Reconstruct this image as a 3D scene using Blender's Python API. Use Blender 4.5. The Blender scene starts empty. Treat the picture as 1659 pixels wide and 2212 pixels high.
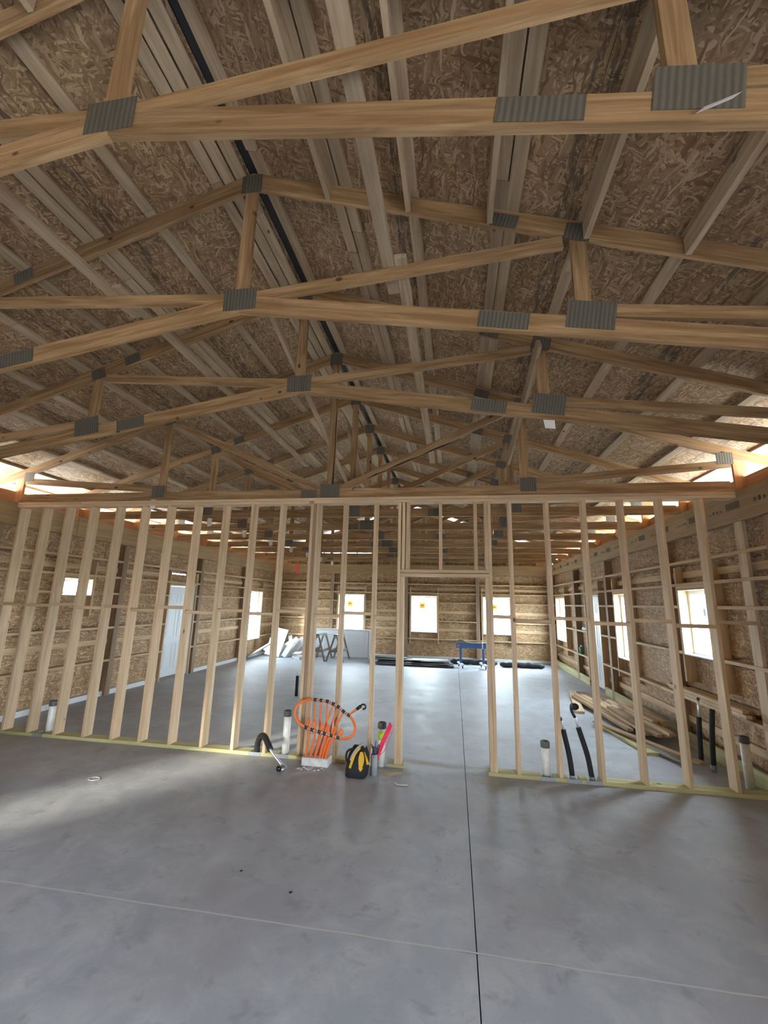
import bpy, bmesh, math, random
from mathutils import Vector, Matrix, Euler
random.seed(7)
SC = bpy.context.scene
COL = SC.collection
# ---------------------------------------------------------------- camera
CAM_H = 1.775
yaw, pit, rol = -0.1647832, 0.2080321, 0.0245144
fw = Vector((math.sin(yaw)*math.cos(pit), math.cos(yaw)*math.cos(pit), math.sin(pit)))
rt = Vector((math.cos(yaw), -math.sin(yaw), 0)); up = rt.cross(fw)
r2 = rt*math.cos(rol)+up*math.sin(rol); u2 = -rt*math.sin(rol)+up*math.cos(rol)
cam = bpy.data.cameras.new('camera'); camo = bpy.data.objects.new('camera', cam); COL.objects.link(camo)
cam.sensor_fit = 'VERTICAL'; cam.sensor_height = 36; cam.lens = 924.83/2212*36; cam.clip_start = .02; cam.clip_end = 500
camo.matrix_world = Matrix(((r2.x, u2.x, -fw.x, 0), (r2.y, u2.y, -fw.y, 0), (r2.z, u2.z, -fw.z, CAM_H), (0, 0, 0, 1)))
SC.camera = camo
# ---------------------------------------------------------------- sky, exposure
SC.view_settings.view_transform = 'Standard'; SC.view_settings.look = 'None'
SC.view_settings.gamma = 1; SC.view_settings.use_curve_mapping = False
SC.view_settings.exposure = 2.72
W = bpy.data.worlds.new('sky'); SC.world = W; W.use_nodes = True
bg = W.node_tree.nodes['Background']; bg.inputs[0].default_value = (.81, .905, 1.0, 1); bg.inputs[1].default_value = 9.0
_sl = bpy.data.lights.new('sun', 'SUN'); _sl.energy = 1.25; _sl.angle = math.radians(5); _sl.color = (1.0, .93, .74)
SUN = bpy.data.objects.new('sun', _sl); COL.objects.link(SUN)
SUN.rotation_euler = Vector((.55, .80, -.245)).to_track_quat('-Z', 'Y').to_euler()      # low hazy sun from the front left
SC.cycles.max_bounces = 10; SC.cycles.diffuse_bounces = 7; SC.cycles.glossy_bounces = 3
SC.cycles.transparent_max_bounces = 12; SC.cycles.caustics_reflective = False; SC.cycles.caustics_refractive = False
SC.cycles.use_denoising = True; SC.cycles.sample_clamp_indirect = 12
def portal(name, loc, rot, sx, sy):          # sampling aid only: emits nothing, marks an opening to the sky
    l = bpy.data.lights.new(name, 'AREA'); l.shape = 'RECTANGLE'; l.size = sx; l.size_y = sy; l.cycles.is_portal = True
    o = bpy.data.objects.new(name, l); COL.objects.link(o); o.location = loc; o.rotation_euler = rot
# ---------------------------------------------------------------- key dimensions (metres)
CX = -1.58                    # ridge line
XL, XR, YB, YN = -6.40, 3.22, 14.95, -3.6       # inside faces of the wall sheathing
PD = .14                      # post / girt depth
D0 = 5.14                     # front of the stud wall
HW = 3.07                     # top of the walls
SL = 1/3.
CSL = math.cos(math.atan(SL)); SSL = math.sin(math.atan(SL))
def zr(x): return 5.165-SL*abs(x-CX)            # top of the truss top chords
P2 = math.pi/2
for (y0, y1, z0, z1) in ((6.12, 6.72, 1.76, 2.06), (12.7, 13.6, .54, 2.03), (-1.2, .2, 1.1, 2.08)):
    portal('window_portal', (XL-.02, (y0+y1)/2, (z0+z1)/2), (0, -P2, 0), z1-z0, y1-y0)
for (y0, y1, z0, z1) in ((-3.2, -.8, 0, 2.3), (5.9, 6.68, 1.18, 2.05), (8.55, 9.2, .85, 2.05), (13.1, 14.2, .8, 2.03)):  # first one marks the added opening behind the camera, not a window
    portal('window_portal', (XR+.02, (y0+y1)/2, (z0+z1)/2), (0, P2, 0), z1-z0, y1-y0)
for (x0, x1, z0, z1) in ((-4., -3.07, .83, 2.03), (-1.46, -.57, .83, 2.03), (.91, 1.83, .83, 2.03)):
    portal('window_portal', ((x0+x1)/2, YB+.02, (z0+z1)/2), (-P2, 0, 0), x1-x0, z1-z0)
portal('window_portal', (XL-.1, 9.4, 3.45), (0, -P2, 0), .4, 11.2)
portal('window_portal', (XR+.1, 9.4, 3.45), (0, P2, 0), .4, 11.2)

# ---------------------------------------------------------------- materials
def new_mat(name):
    m = bpy.data.materials.new(name); m.use_nodes = True
    nt = m.node_tree; b = nt.nodes['Principled BSDF']
    return m, nt, b
class N:
    """tiny node-graph helper"""
    def __init__(s, nt): s.nt = nt
    def add(s, t, **k):
        n = s.nt.nodes.new(t)
        for a, v in k.items(): setattr(n, a, v)
        return n
    def link(s, a, b): s.nt.links.new(a, b)
    def coords(s, scale, rnd=40., rot=(0, 0, 0)):
        tc = s.add('ShaderNodeTexCoord'); oi = s.add('ShaderNodeObjectInfo')
        mp = s.add('ShaderNodeMapping'); mp.inputs['Scale'].default_value = scale; mp.inputs['Rotation'].default_value = rot
        mu = s.add('ShaderNodeMath', operation='MULTIPLY'); mu.inputs[1].default_value = rnd
        s.link(oi.outputs['Random'], mu.inputs[0])
        cb = s.add('ShaderNodeVectorMath', operation='ADD'); 
        s.link(tc.outputs['Object'], mp.inputs[0]); s.link(mp.outputs[0], cb.inputs[0]); s.link(mu.outputs[0], cb.inputs[1])
        return cb.outputs[0]
    def noise(s, vec, scale=1., detail=4., rough=.6, dist=0.):
        n = s.add('ShaderNodeTexNoise'); n.inputs['Scale'].default_value = scale; n.inputs['Detail'].default_value = detail
        n.inputs['Roughness'].default_value = rough; n.inputs['Distortion'].default_value = dist; s.link(vec, n.inputs['Vector'])
        return n.outputs['Fac']
    def ramp(s, f, stops):
        r = s.add('ShaderNodeValToRGB'); e = r.color_ramp.elements
        while len(e) < len(stops): e.new(.5)
        for i, (p, c) in enumerate(stops):
            e[i].position = p; e[i].color = (c, c, c, 1) if isinstance(c, (int, float)) else tuple(c)+(1,)
        s.link(f, r.inputs[0]); return r.outputs[0]
    def mix(s, f, a, b, mode='MIX'):
        m = s.add('ShaderNodeMix', data_type='RGBA', blend_type=mode)
        for v, i in ((f, 0), (a, 6), (b, 7)):
            if hasattr(v, 'node'): s.link(v, m.inputs[i])
            else: m.inputs[i].default_value = v if i == 0 else tuple(v)+(1,)
        return m.outputs[2]
    def math(s, op, a, b=0.):
        m = s.add('ShaderNodeMath', operation=op)
        for i, v in enumerate((a, b)):
            if hasattr(v, 'node'): s.link(v, m.inputs[i])
            else: m.inputs[i].default_value = v
        return m.outputs[0]
    def bump(s, h, strength, dist, bsdf):
        b = s.add('ShaderNodeBump'); b.inputs['Strength'].default_value = strength; b.inputs['Distance'].default_value = dist
        s.link(h, b.inputs['Height']); s.link(b.outputs[0], bsdf.inputs['Normal'])
def wood(name, light, dark, knot=.5, rough=.7, var=.25):
    m, nt, b = new_mat(name); g = N(nt)
    n1 = g.noise(g.coords((1.1, 16, 16)), 1.3, 4, .6, .6)
    n2 = g.noise(g.coords((2.5, 95, 95)), 1., 2, .6)
    col = g.mix(g.ramp(n1, [(.36, 0.), (.62, 1.)]), light, dark)
    col = g.mix(g.math('MULTIPLY', g.ramp(n2, [(.42, 0.), (.66, 1.)]), .5), col, dark)
    v = g.add('ShaderNodeTexVoronoi'); v.inputs['Scale'].default_value = 1.; g.link(g.coords((4.2, 7, 7), 17.), v.inputs['Vector'])
    sel = g.add('ShaderNodeSeparateColor'); g.link(v.outputs['Color'], sel.inputs[0])
    kf = g.math('MULTIPLY', g.ramp(v.outputs['Distance'], [(.085, 1.), (.14, 0.)]), g.math('GREATER_THAN', sel.outputs[0], 1-knot*.26))
    col = g.mix(kf, col, (dark[0]*.28, dark[1]*.22, dark[2]*.2))
    oi = g.add('ShaderNodeObjectInfo')
    k = g.math('MULTIPLY_ADD', oi.outputs['Random'], var); nt.nodes[-1].inputs[2].default_value = 1-var/2
    mul = g.add('ShaderNodeVectorMath', operation='SCALE'); g.link(col, mul.inputs[0]); g.link(k, mul.inputs['Scale'])
    g.link(mul.outputs[0], b.inputs['Base Color']); b.inputs['Roughness'].default_value = rough
    g.bump(n2, .25, .002, b); return m
def osb(name, tint=1., warm=1.):
    m, nt, b = new_mat(name); g = N(nt)
    warp = g.noise(g.coords((1, 1, 1)), 9., 2, .5)
    layers = []
    for i, (ang, sx, sy) in enumerate(((.45, 14, 80), (-.7, 16, 88), (1.35, 15, 84), (-.1, 11, 66))):
        c = g.coords((1, 1, 1), 23.+i*7, (0, 0, ang))
        off = g.add('ShaderNodeVectorMath', operation='MULTIPLY_ADD'); g.link(warp, off.inputs[0]); off.inputs[1].default_value = (.09, .06, 0); g.link(c, off.inputs[2])
        mp = g.add('ShaderNodeMapping'); mp.inputs['Scale'].default_value = (sx, sy, 1); g.link(off.outputs[0], mp.inputs[0])
        v = g.add('ShaderNodeTexVoronoi', voronoi_dimensions='2D'); v.inputs['Scale'].default_value = 1.; g.link(mp.outputs[0], v.inputs['Vector'])
        sp = g.add('ShaderNodeSeparateColor'); g.link(v.outputs['Color'], sp.inputs[0]); layers.append((sp.outputs[0], sp.outputs[1]))
    f = layers[0][0]
    for i in (1, 2, 3):
        mm = g.add('ShaderNodeMix', data_type='FLOAT'); g.link(g.math('GREATER_THAN', layers[i][1], (.5, .62, .7)[i-1]), mm.inputs[0]); g.link(f, mm.inputs[2]); g.link(layers[i][0], mm.inputs[3]); f = mm.outputs[0]
    big = g.noise(g.coords((1, 1, 1)), 2.2, 3, .6)
    f2 = g.math('ADD', g.math('MULTIPLY', f, .75), g.math('MULTIPLY', big, .3))
    t = tint
    col = g.ramp(f2, [(.06, (.118*t, .062*t, .032*t)), (.32, (.20*t, .116*t*warm, .057*t)), (.62, (.262*t, .163*t*warm, .087*t)), (.92, (.43*t, .30*t*warm, .185*t))])
    # dark printed edge band of the sheets
    tc = g.add('ShaderNodeTexCoord'); sx = g.add('ShaderNodeSeparateXYZ'); g.link(tc.outputs['Object'], sx.inputs[0])
    edge = g.ramp(g.math('ABSOLUTE', sx.outputs[1]), [(.535, 0.), (.545, 1.), (.595, 1.), (.605, 0.)])
    pr = g.ramp(g.noise(g.coords((4, 22, 1)), 1.6, 2, .7), [(.46, 0.), (.56, 1.)])
    col = g.mix(g.math('MULTIPLY', g.math('MULTIPLY', edge, pr), .65), col, (.03, .027, .022))
    g.link(col, b.inputs['Base Color']); b.inputs['Roughness'].default_value = .75
    g.bump(f2, .3, .003, b); return m
def plain(name, c, rough=.5, metal=0., var=0., bump=0., bs=60.):
    m, nt, b = new_mat(name); g = N(nt)
    b.inputs['Base Color'].default_value = tuple(c)+(1,); b.inputs['Roughness'].default_value = rough; b.inputs['Metallic'].default_value = metal
    n = g.noise(g.coords((1, 1, 1)), bs, 4, .6)
    if var: g.link(g.mix(g.ramp(n, [(.3, 0.), (.7, 1.)]), c, tuple(x*(1-var) for x in c)), b.inputs['Base Color'])
    if bump: g.bump(n, bump, .003, b)
    return m
M_STUD = wood('spruce_lumber', (.66, .50, .335), (.50, .36, .22), .5)
M_TRUSS = wood('yellow_pine_lumber', (.41, .265, .135), (.21, .115, .046), 1.)
M_PURL = wood('weathered_purlin_lumber', (.43, .33, .22), (.29, .21, .13), .6, .8)
M_POST = wood('laminated_post_lumber', (.36, .26, .17), (.24, .155, .09), .3)
M_GIRT = wood('girt_lumber', (.58, .42, .25), (.42, .29, .16), .5)
M_LVL = wood('header_lumber', (.38, .26, .13), (.29, .185, .085), .2)
M_PT = wood('treated_lumber', (.52, .50, .27), (.36, .33, .16), .3)
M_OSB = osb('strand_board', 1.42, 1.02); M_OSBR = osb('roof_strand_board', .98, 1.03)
def concrete():
    m, nt, b = new_mat('concrete'); g = N(nt)
    tc = g.add('ShaderNodeTexCoord'); p = tc.outputs['Generated']
    ge = g.add('ShaderNodeNewGeometry'); P = ge.outputs['Position']
    n1 = g.noise(P, .55, 5, .62, .4); n2 = g.noise(P, 3.2, 6, .7, .5); n3 = g.noise(P, 55., 3, .6)
    col = g.mix(g.ramp(n1, [(.3, 0.), (.7, 1.)]), (.30, .335, .395), (.41, .445, .505))
    col = g.mix(g.ramp(n2, [(.42, .0), (.66, .75)]), col, (.53, .56, .605))
    pur = g.ramp(g.noise(P, .9, 3, .5), [(.48, 0.), (.66, .6)])
    col = g.mix(pur, col, (.315, .30, .34))
    st = g.ramp(g.noise(P, 7., 5, .75, 1.), [(.66, 0.), (.74, .5)]); col = g.mix(st, col, (.56, .56, .56))
    dk = g.ramp(g.noise(P, 5., 3, .7, .3), [(.30, .6), (.42, 0.)]); col = g.mix(dk, col, (.25, .25, .26))
    col = g.mix(g.math('MULTIPLY', n3, .35), col, (.29, .29, .295))
    ds = g.add('ShaderNodeVectorMath', operation='SUBTRACT'); g.link(P, ds.inputs[0]); ds.inputs[1].default_value = (-2.08, 4.40, 0)
    sc_ = g.add('ShaderNodeVectorMath', operation='MULTIPLY'); g.link(ds.outputs[0], sc_.inputs[0]); sc_.inputs[1].default_value = (7., 13., 0)
    ln = g.add('ShaderNodeVectorMath', operation='LENGTH'); g.link(sc_.outputs[0], ln.inputs[0])
    stn = g.ramp(g.math('ADD', ln.outputs['Value'], g.math('MULTIPLY', g.noise(P, 22., 4, .7), 1.1)), [(.55, .5), (.95, 0.)])
    col = g.mix(stn, col, (.13, .135, .145))
    g.link(col, b.inputs['Base Color'])
    g.link(g.ramp(n2, [(.3, .50), (.7, .68)]), b.inputs['Roughness']); b.inputs['Specular IOR Level'].default_value = .42
    g.bump(n3, .12, .002, b); return m
M_CON = concrete()
def galv():
    m, nt, b = new_mat('galvanised_plate'); g = N(nt)
    tc = g.add('ShaderNodeTexCoord'); w = g.add('ShaderNodeTexWave', bands_direction='X'); w.inputs['Scale'].default_value = 12.; w.inputs['Distortion'].default_value = .6
    g.link(tc.outputs['Object'], w.inputs['Vector'])
    col = g.mix(w.outputs['Fac'], (.10, .092, .075), (.15, .14, .115)); g.link(col, b.inputs['Base Color'])
    b.inputs['Metallic'].default_value = .35; b.inputs['Roughness'].default_value = .55; g.bump(w.outputs['Fac'], .6, .004, b); return m
M_GALV = galv()
M_SHOE = plain('steel_shoe_plate', (.30, .33, .36), .5, .3, .2)
M_WHITE = plain('white_paint', (.62, .65, .68), .4); M_VINYL = plain('white_vinyl', (.82, .84, .85), .35)
M_FOAM = plain('white_foam', (.66, .68, .69), .8, 0, .06, .3, 90.)
M_FOAMD = plain('dirty_white_foam', (.70, .70, .68), .85, 0, .3, .3, 25.)
M_PVC = plain('white_pvc', (.86, .87, .85), .4, 0, .2, .0, 14.); M_CAP = plain('dark_rubber_cap', (.13, .14, .14), .55, 0, .3)
M_BLK = plain('black_insulation', (.018, .019, .021), .75, 0, .3, .4, 80.); M_BLK2 = plain('black_nylon', (.014, .015, .018), .8, 0, .3, .5, 60.)
M_ORG = plain('orange_tubing', (.85, .20, .045), .35); M_BRASS = plain('dark_fitting', (.05, .045, .05), .4, .4)
M_SILV = plain('bright_pipe', (.72, .74, .76), .3, .6); M_YEL = plain('yellow_webbing', (.72, .42, .03), .7, 0, .15)
M_GREYW = plain('grey_webbing', (.38, .35, .30), .8, 0, .2); M_BLUE = plain('blue_enamel', (.035, .13, .36), .4)
M_DARKG = plain('dark_grey_sheet', (.075, .078, .08), .6, 0, .3); M_BLKS = plain('black_membrane', (.022, .023, .026), .55, 0, .3, .4, 12.)
M_GRNG = plain('grey_green_sheet', (.22, .22, .18), .6, 0, .2); M_STEEL = plain('grey_steel', (.35, .36, .37), .4, .6)
M_PVCG = plain('grey_conduit', (.33, .36, .38), .5, 0, .15); M_RED = plain('pink_red_plastic', (.80, .03, .09), .4)
M_PURP = plain('purple_wire', (.12, .09, .16), .6, 0, .4); M_TAPE = plain('yellow_green_label', (.55, .75, .05), .5)
M_DUST = plain('sawdust', (.52, .47, .30), .95, 0, .3, .6, 90.); M_PAPER = plain('white_paper', (.78, .77, .76), .7)
M_KNOB = plain('black_knob', (.015, .015, .018), .35, .3); M_ORTAPE = plain('red_ribbon', (.85, .09, .05), .6)
M_BROWN = plain('sawhorse_wood', (.20, .16, .13), .7, 0, .25); M_INK = plain('dark_ink_stamp', (.17, .12, .065), .8, 0, .55, 0, 45.)
M_EAVE = wood('eave_glow_lumber', (.62, .33, .16), (.48, .22, .09), .4)  # orange glow of daylight at the eaves put into the wood colour
M_MET = plain('roofing_felt', (.03, .028, .026), .8); M_GRND = plain('gravel_ground', (.52, .50, .46), .95, 0, .25, 0, 3.)
M_WRAP = plain('house_wrap', (.7, .7, .7), .8); M_STICK = plain('yellow_sticker', (.62, .50, .10), .6)
_t = M_STICK.node_tree; _tr = _t.nodes.new('ShaderNodeBsdfTranslucent'); _tr.inputs[0].default_value = (.10, .075, .02, 1); _ad = _t.nodes.new('ShaderNodeAddShader')
_t.links.new(_t.nodes['Principled BSDF'].outputs[0], _ad.inputs[0]); _t.links.new(_tr.outputs[0], _ad.inputs[1]); _t.links.new(_ad.outputs[0], _t.nodes['Material Output'].inputs[0]); M_SEALD = plain('black_sticker_edge', (.03, .03, .02), .6)
M_GREENB = plain('green_can', (.03, .22, .12), .4); M_LIGHTJ = plain('pale_joint', (.52, .53, .53), .85)
M_BARK = plain('dark_bark', (.035, .022, .014), .95, 0, .4, .8, 60.)
def glass():
    m, nt, b = new_mat('window_glass'); g = N(nt)
    t = g.add('ShaderNodeBsdfTransparent'); t.inputs[0].default_value = (.93, .97, .97, 1)
    gl = g.add('ShaderNodeBsdfGlossy'); gl.inputs['Roughness'].default_value = .02
    lw = g.add('ShaderNodeLayerWeight'); fr = g.math('ADD', g.math('MULTIPLY', g.math('POWER', lw.outputs['Facing'], 5.), .5), .03)
    mx = g.add('ShaderNodeMixShader'); g.link(fr, mx.inputs[0]); g.link(t.outputs[0], mx.inputs[1]); g.link(gl.outputs[0], mx.inputs[2])
    g.link(mx.outputs[0], nt.nodes['Material Output'].inputs[0]); return m
M_GLASS = glass()

# ---------------------------------------------------------------- builders
def tag(o, label, cat=None, group=None, kind=None):
    o['label'] = label
    if cat: o['category'] = cat
    if group: o['group'] = group
    if kind: o['kind'] = kind
    return o
def root(name, loc=(0, 0, 0), **k):
    o = bpy.data.objects.new(name, None); COL.objects.link(o); o.location = loc; o.empty_display_size = .1
    if k: tag(o, k.get('label', ''), k.get('cat'), k.get('group'), k.get('kind'))
    return o
def attach(o, parent):
    COL.objects.link(o)
    if parent is not None:
        o.parent = parent
        off, p = Vector((0, 0, 0)), parent
        while p is not None: off = off+WLOC(p); p = None
        o.matrix_parent_inverse = PINV(parent)
    return o
_W = {}
def WLOC(p): return p.location
def world_of(o):
    if o.name in _W: return _W[o.name]
    return Matrix.Translation(o.location) if o.type == 'EMPTY' else o.matrix_basis.copy()
def PINV(p): return world_of(p).inverted()
_cache = {}
def box_mesh(L, Wd, T, mat, bev):
    k = (round(L, 3), round(Wd, 3), round(T, 3), mat.name, bev)
    if k in _cache: return _cache[k]
    bm = bmesh.new(); bmesh.ops.create_cube(bm, size=1)
    bmesh.ops.scale(bm, vec=(k[0] or .001, k[1] or .001, k[2] or .001), verts=bm.verts)
    if bev: bmesh.ops.bevel(bm, geom=list(bm.edges), offset=min(bev, min(L, Wd, T)*.3), segments=1, affect='EDGES', profile=.5)
    me = bpy.data.meshes.new('box'); bm.to_mesh(me); bm.free(); me.materials.append(mat); _cache[k] = me
    return me
def orient(X, Z):
    X = Vector(X).normalized(); Z = Vector(Z); Z = (Z-X*Z.dot(X)).normalized(); Y = Z.cross(X)
    return Matrix(((X.x, Y.x, Z.x, 0), (X.y, Y.y, Z.y, 0), (X.z, Y.z, Z.z, 0), (0, 0, 0, 1)))
def put(name, me, mw, parent=None):
    o = bpy.data.objects.new(name, me)
    attach(o, parent); o.matrix_basis = mw; _W[o.name] = mw.copy(); return o
def piece(name, c, X, Z, dims, mat, parent=None, bev=.0025):
    """box centred at c: length dims[0] along X, thickness dims[2] along Z"""
    return put(name, box_mesh(*dims, mat, bev), Matrix.Translation(Vector(c)) @ orient(X, Z), parent)
def aab(name, lo, hi, mat, parent=None, bev=.0025):
    """axis-aligned box whose local X is its longest side, local Z its thinnest"""
    d = [abs(hi[i]-lo[i]) for i in range(3)]; c = [(hi[i]+lo[i])/2 for i in range(3)]
    o = sorted(range(3), key=lambda i: -d[i]); e = [Vector((1, 0, 0)), Vector((0, 1, 0)), Vector((0, 0, 1))]
    return piece(name, c, e[o[0]], e[o[2]], (d[o[0]], d[o[1]], d[o[2]]), mat, parent, bev)
def bar(name, a, b, w, t, mat, parent=None, Z=(0, 1, 0), bev=.0025):
    """lumber from a to b, thickness t along Z, width w across"""
    a, b = Vector(a), Vector(b)
    return piece(name, (a+b)/2, b-a, Z, ((b-a).length, w, t), mat, parent, bev)
def mesh_obj(name, verts, faces, mat, parent=None, smooth=False, origin=None):
    o0 = Vector(origin) if origin is not None else sum((Vector(v) for v in verts), Vector())/len(verts)
    me = bpy.data.meshes.new(name); me.from_pydata([tuple(Vector(v)-o0) for v in verts], [], faces); me.update()
    mats = mat if isinstance(mat, (list, tuple)) else [mat]
    for m in mats: me.materials.append(m)
    if smooth: me.polygons.foreach_set('use_smooth', [True]*len(me.polygons))
    return put(name, me, Matrix.Translation(o0), parent)
def spline(pts, n=6):
    P = [Vector(p) for p in pts]; P = [P[0]*2-P[1]]+P+[P[-1]*2-P[-2]]; out = []
    for i in range(1, len(P)-2):
        for k in range(n):
            t = k/n; a, b, c, d = P[i-1:i+3]
            out.append(.5*((2*b)+(c-a)*t+(2*a-5*b+4*c-d)*t*t+(3*b-a-3*c+d)*t**3))
    return out+[P[-2]]
def tube_geo(path, rad, n=8, closed=False):
    path = [Vector(p) for p in path]; V, F = [], []; m = len(path)
    rads = rad if isinstance(rad, (list, tuple)) else [rad]*m
    T0 = (path[1]-path[0]).normalized(); ref = Vector((0, 1, 0)) if abs(T0.y) < .8 else Vector((1, 0, 0))
    for i, p in enumerate(path):
        T = (path[(i+1) % m if closed else min(i+1, m-1)]-path[(i-1) % m if closed else max(i-1, 0)]).normalized()
        A = (ref-T*ref.dot(T)).normalized(); ref = A; B = T.cross(A)
        for k in range(n):
            a = 2*math.pi*k/n; V.append(p+(A*math.cos(a)+B*math.sin(a))*rads[i])
    for i in range(m if closed else m-1):
        j = (i+1) % m
        for k in range(n): F.append((i*n+k, i*n+(k+1) % n, j*n+(k+1) % n, j*n+k))
    if not closed: F += [tuple(reversed(range(n))), tuple(range((m-1)*n, m*n))]
    return V, F
def tube(name, path, rad, mat, parent=None, n=8, closed=False):
    V, F = tube_geo(path, rad, n, closed); return mesh_obj(name, V, F, mat, parent, True)
def lathe(name, c, prof, mat, parent=None, n=20, axis=(0, 0, 1)):
    A = orient(Vector(axis).orthogonal(), axis).to_3x3(); V, F = [], []
    for (r, h) in prof:
        for k in range(n):
            a = 2*math.pi*k/n; V.append(Vector(c)+A@Vector((r*math.cos(a), r*math.sin(a), h)))
    m = len(prof)
    for i in range(m-1):
        for k in range(n): F.append((i*n+k, i*n+(k+1) % n, (i+1)*n+(k+1) % n, (i+1)*n+k))
    F += [tuple(reversed(range(n))), tuple(range((m-1)*n, m*n))]
    return mesh_obj(name, V, F, mat, parent, True)
def minus(r, holes):
    """axis rectangles left of r=(u0,u1,v0,v1) when holes are cut away"""
    out = [r]
    for h in holes:
        nx = []
        for (a, b, c, d) in out:
            if h[0] >= b or h[1] <= a or h[2] >= d or h[3] <= c: nx.append((a, b, c, d)); continue
            x0, x1, y0, y1 = max(a, h[0]), min(b, h[1]), max(c, h[2]), min(d, h[3])
            if x0 > a: nx.append((a, x0, c, d))
            if x1 < b: nx.append((x1, b, c, d))
            if y0 > c: nx.append((x0, x1, c, y0))
            if y1 < d: nx.append((x0, x1, y1, d))
        out = nx
    return [q for q in out if q[1]-q[0] > .004 and q[3]-q[2] > .004]
def sheet(name, rects, fn, nrm, t, mat, parent):
    """one panel (possibly notched) as a mesh: rects in (u,v), fn maps (u,v)->point, thickness t along nrm"""
    if not rects: return None
    U = Vector(fn(1, 0))-Vector(fn(0, 0)); nv = Vector(nrm).normalized()
    u0, u1 = min(r[0] for r in rects), max(r[1] for r in rects); v0, v1 = min(r[2] for r in rects), max(r[3] for r in rects)
    mw = Matrix.Translation(Vector(fn((u0+u1)/2, (v0+v1)/2))) @ orient(U, nv); inv = mw.inverted()
    V, F = [], []
    for (a, b, c, d) in rects:
        i = len(V); q = [Vector(fn(*p)) for p in ((a, c), (b, c), (b, d), (a, d))]
        V += [inv@p for p in q]+[inv@(p+nv*t) for p in q]
        F += [(i, i+3, i+2, i+1), (i+4, i+5, i+6, i+7)]+[(i+k, i+(k+1) % 4, i+4+(k+1) % 4, i+4+k) for k in range(4)]
    me = bpy.data.meshes.new(name); me.from_pydata([tuple(v) for v in V], [], F); me.update()
    bm = bmesh.new(); bm.from_mesh(me); bmesh.ops.recalc_face_normals(bm, faces=bm.faces); bm.to_mesh(me); bm.free()
    me.materials.append(mat); return put(name, me, mw, parent)
def R(a): return math.radians(a)

# ================================================================ ground and floor
g0 = mesh_obj('ground', [(-90, -70, -.16), (90, -70, -.16), (90, 110, -.16), (-90, 110, -.16)], [(0, 1, 2, 3)], M_GRND); tag(g0, 'pale gravel yard outside the windows', 'ground', kind='structure')
fl = root('floor', label='grey concrete slab floor with a saw cut and a pale crack line', cat='floor', kind='structure')
JX, JY = .097, 2.703
xs_ = [XL-.1, JX, XR+.1]; ys_ = [YN-.1, JY, YB+.1]
for i in range(2):
    for j in range(2):
        g = .003; h = .0045
        aab('concrete_slab', (xs_[i]+(g if i else 0), ys_[j]+(h if j else 0), -.12), (xs_[i+1]-(0 if i else g), ys_[j+1]-(0 if j else h), 0), M_CON, fl, 0)
aab('joint_bed', (XL-.1, YN-.1, -.15), (XR+.1, YB+.1, -.121), M_DARKG, fl, 0)
# pale filled crack, slightly wandering
pts = [(XL+.02+i*(XR-XL-.04)/70, JY+random.uniform(-.003, .003)) for i in range(71)]
V, F = [], []
for k, (x, y) in enumerate(pts):
    V += [(x, y-.0055, .0005), (x, y+.0055, .0005)]
    if k: F.append((2*k-2, 2*k, 2*k+1, 2*k-1))
mesh_obj('crack_filler', V, F, M_LIGHTJ, fl)

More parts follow.
